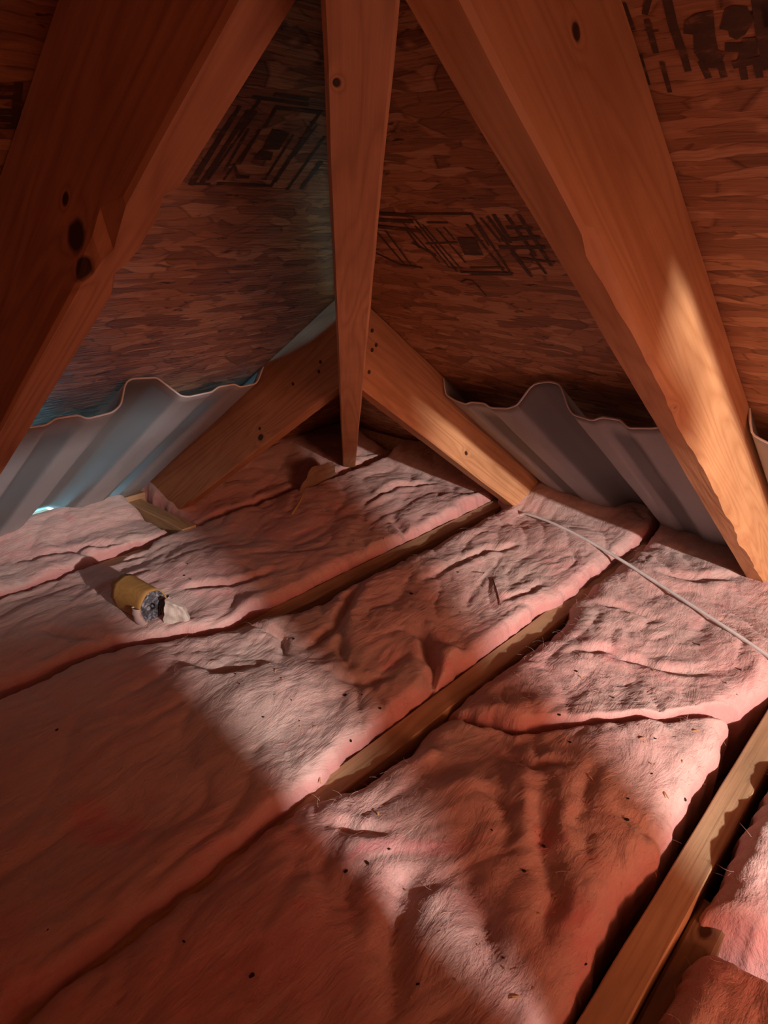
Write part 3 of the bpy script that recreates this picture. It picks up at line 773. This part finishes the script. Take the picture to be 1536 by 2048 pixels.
# brown paper flap and stick near the hip rafter foot
M_paper = flat('brown_paper', (.30, .19, .12), .8)
p1, p2, p3, p4 = at(598, 985, .03), at(676, 948, .03), at(664, 925, .08), at(622, 935, .085)
tag(sheet('paper_scrap', [p1, p2, p3, p4], M_paper, amp=.006, seed=9), 'dark brown paper scrap standing beside the foot of the hip rafter', 'scrap')
M_twig = flat('dry_stick', (.55, .36, .14), .7); M_red = flat('dry_twig', (.16, .06, .045), .8)
a = at(584, 1028, .045); b_ = at(612, 972, .075); c = at(600, 1003, .055)
tag(tube('wood_shaving', [a, a.lerp(c, .5), c, c.lerp(b_, .5), b_], lambda t: .0042*(1-.75*abs(2*t-.7)), M_twig, 6), 'bent yellow wood strip leaning by the brown paper scrap', 'wood strip')
# yellow insulation tuft behind the hip foot
# thin reddish twig on the right batt
a = hit(985, 1158); b_ = hit(1001, 1212)
tag(tube('twig', [a+Vector((0, 0, .001)), a.lerp(b_, .5)+Vector((0, 0, .005)), b_+Vector((0, 0, .002))], .0009, M_red, 5), 'thin dark red twig on the batt right of the middle joist end', 'twig')
a = hit(945, 1145); b_ = hit(968, 1150)
tag(tube('twig', [a+Vector((0, 0, .001)), a.lerp(b_, .6)+Vector((0, 0, .004)), b_+Vector((0, 0, .004))], .0006, M_red, 5), 'tiny twig stub just above the thin red twig', 'twig')
a = hit(470, 1254); b_ = hit(515, 1238)
tag(tube('wood_shaving', [a+Vector((0, 0, .002)), a.lerp(b_, .5)+Vector((0, 0, .004)), b_+Vector((0, 0, .003))], .0022, M_twig, 6), 'pale wood strip in the fold left of the bared joist end', 'wood strip')

# ------------------------------------------------------------------ loose debris: chips and crumbs
M_chip = flat('wood_chip', (.72, .42, .20), .7); M_crumb = flat('dark_crumb', (.035, .018, .015), .9)
def chip_mesh(L_, w, t, seed):
    rr = random.Random(seed); bm = bmesh.new(); n = 5; rows = []
    for i in range(n+1):
        u = i/n; ww = w*(1-.75*abs(2*u-1)**2)*rr.uniform(.8, 1.1); z = .12*L_*math.sin(u*math.pi)*rr.uniform(.8, 1.2)
        rows.append([bm.verts.new((L_*(u-.5), s_*ww/2, z+q*t)) for s_, q in ((-1, 0), (1, 0), (1, 1), (-1, 1))])
    for i in range(n):
        for k_ in range(4): bm.faces.new((rows[i][k_], rows[i][(k_+1) % 4], rows[i+1][(k_+1) % 4], rows[i+1][k_]))
    bm.faces.new(rows[0][::-1]); bm.faces.new(rows[-1])
    bmesh.ops.recalc_face_normals(bm, faces=bm.faces[:])
    me = bpy.data.meshes.new('wood_splinter'); bm.to_mesh(me); bm.free(); me.materials.append(M_chip); return me
def crumb_mesh(r, seed):
    bm = bmesh.new(); bmesh.ops.create_icosphere(bm, subdivisions=2, radius=r); rr = random.Random(seed)
    for v in bm.verts: v.co = Vector((v.co.x*1.5, v.co.y, v.co.z*.6))*rr.uniform(.7, 1.25)
    me = bpy.data.meshes.new('debris_crumb'); bm.to_mesh(me); bm.free(); me.materials.append(M_crumb); return me
chips = [chip_mesh(.016, .0022, .0006, 1), chip_mesh(.010, .0020, .0006, 2), chip_mesh(.006, .0024, .0008, 3)]
crumbs = [crumb_mesh(.0026, 1), crumb_mesh(.0018, 2), crumb_mesh(.0012, 3)]
def put(me, px, py, label, cat, group, rz=None, sc=1):
    p = hit(px, py); o = bpy.data.objects.new(me.name.split('.')[0], me); COL.objects.link(o)
    o.location = p+Vector((0, 0, .0008)); o.rotation_euler = (random.uniform(-.2, .2), random.uniform(-.2, .2), random.uniform(0, 6.28) if rz is None else rz)
    o.scale = (sc, sc, sc); return tag(o, label, cat, group)
GS = 'wood splinters scattered on the insulation'; GC = 'dark crumbs scattered on the insulation'
named_s = [(730, 1243, 'two tone splinter on the red patch left of the torn fold', 0, 2.6), (757, 1628, 'pale splinter at the top of the lower light streak', 2, .5), (1392, 1463, 'bright splinter near the right end of the lower seam batt', 1, 2.4),
           (1285, 1478, 'yellow splinter in the middle of the bright lower right batt', 1, 2.7), (1330, 1590, 'long splinter beside the dark gap of the pale joist', 0, 1.0), (1180, 1556, 'thin splinter on the shaded side of the lower batt', 0, 1.2),
           (1028, 1998, 'splinter at the very bottom in the light streak', 0, 2.3), (640, 1560, 'orange splinter at the near tip of the bared middle joist', 0, .9), (1108, 1795, 'curled splinter above the bottom edge right of the light streak', 1, 2.4),
           (575, 1278, 'pale chip beside a dark crumb on the left bright patch', 1, .6), (1160, 1355, 'small yellow splinter below the far end of the middle joist', 1, 1.4), (1310, 1748, 'fine splinter bridging the dark gap by the lower joist', 1, .8)]
for x, y, lab, kk, rz in named_s: put(chips[kk], x, y, lab, 'splinter', GS, rz)
named_c = [(823, 1188, 'largest dark crumb, in the shaded middle of the floor', 0, 1.2), (587, 1278, 'dark crumb beside a pale chip on the left bright patch', 0, .8), (691, 1391, 'dark crumb in the middle of the left bright patch', 0, .9),
           (701, 1482, 'dark crumb beside the bared middle joist', 0, .8), (1226, 1396, 'dark crumb just below the seam batt edge', 0, .7), (1118, 1430, 'dark crumb in the seam of the fourth bay', 0, .9),
           (1140, 1485, 'dark crumb below the seam on shaded batt', 0, .7), (1252, 1640, 'dark crumb on the lower right shaded batt', 0, .9), (503, 1952, 'dark crumb near the bottom left of the middle', 1, 1.2), (1480, 1340, 'dark crumb at the right edge by the cable', 1, 1)]
for x, y, lab, kk, sc in named_c: put(crumbs[kk], x, y, lab, 'crumb', GC, None, sc)
rr = random.Random(12)
def scatter(n, zone, fn):
    k_ = 0
    while k_ < n:
        x, y = rr.uniform(zone[0], zone[2]), rr.uniform(zone[1], zone[3])
        fn(x, y); k_ += 1
zones = [((430, 1290, 790, 1540), 'left bright patch', 5, 9), ((1080, 1190, 1480, 1390), 'bright batt above the seam', 6, 5), ((1090, 1440, 1400, 1640), 'bright batt below the seam', 8, 4), ((880, 1080, 1060, 1230), 'batt right of the middle joist end', 3, 6),
         ((680, 1620, 1180, 2020), 'batt at the bottom of the picture', 9, 9), ((60, 1420, 560, 1900), 'shaded batt at the lower left', 5, 4), ((280, 1120, 560, 1250), 'batt right of the brown tube', 2, 3), ((620, 1060, 860, 1200), 'shaded batt beyond the third joist', 4, 4)]
for z_, nm, ns, nc in zones:
    scatter(ns, z_, lambda x, y: put(chips[rr.choice((1, 1, 2, 2))], x, y, 'tiny pale wood splinter lying on the %s' % nm, 'splinter', 'tiny splinters on the '+nm, rr.uniform(0, 3.1), rr.uniform(.5, .9)))
    scatter(nc, z_, lambda x, y: put(crumbs[rr.choice((1, 2, 2))], x, y, 'tiny dark crumb of dirt lying on the %s' % nm, 'crumb', 'tiny crumbs on the '+nm, None, rr.uniform(.6, 1.1)))

# ------------------------------------------------------------------ stray glass fibres standing off the batts
M_fib = flat('stray_glass_fibre', (.78, .52, .48), .8)
fr = random.Random(5)
for bi, o in enumerate(BATTS[:8]):
    me = o.data; nv = len(me.vertices); vs = []; fs = []
    got = 0; tries = 0
    while got < 650 and tries < 20000:
        tries += 1
        v = me.vertices[fr.randrange(nv)]
        if v.co.z < .0 or v.co.x < -1.35: continue
        if v.normal.z > .93 and fr.random() < .55: continue
        p = v.co.copy(); L_ = fr.uniform(.006, .022); a_ = fr.uniform(0, 6.28)
        d = (v.normal*fr.uniform(.15, .6)+Vector((math.cos(a_), math.sin(a_), 0))).normalized()
        c_ = Vector((fr.uniform(-1, 1), fr.uniform(-1, 1), fr.uniform(-1.2, .2)))*1.1
        r = fr.uniform(.00012, .00024); n0 = 5; i0 = len(vs)
        for k_ in range(n0+1):
            s1 = d.orthogonal().normalized(); s2 = d.cross(s1); rr_ = r*(1-.6*k_/n0)
            for q in range(3): vs.append(p+s1*rr_*math.cos(q*2.094)+s2*rr_*math.sin(q*2.094))
            p = p+d*L_/n0; d = (d+c_*.28).normalized()
        for k_ in range(n0):
            for q in range(3): fs.append((i0+k_*3+q, i0+k_*3+(q+1) % 3, i0+k_*3+3+(q+1) % 3, i0+k_*3+3+q))
        got += 1
    if vs: tag(mesh_obj('loose_fibres', vs, fs, M_fib, o), kind='stuff')
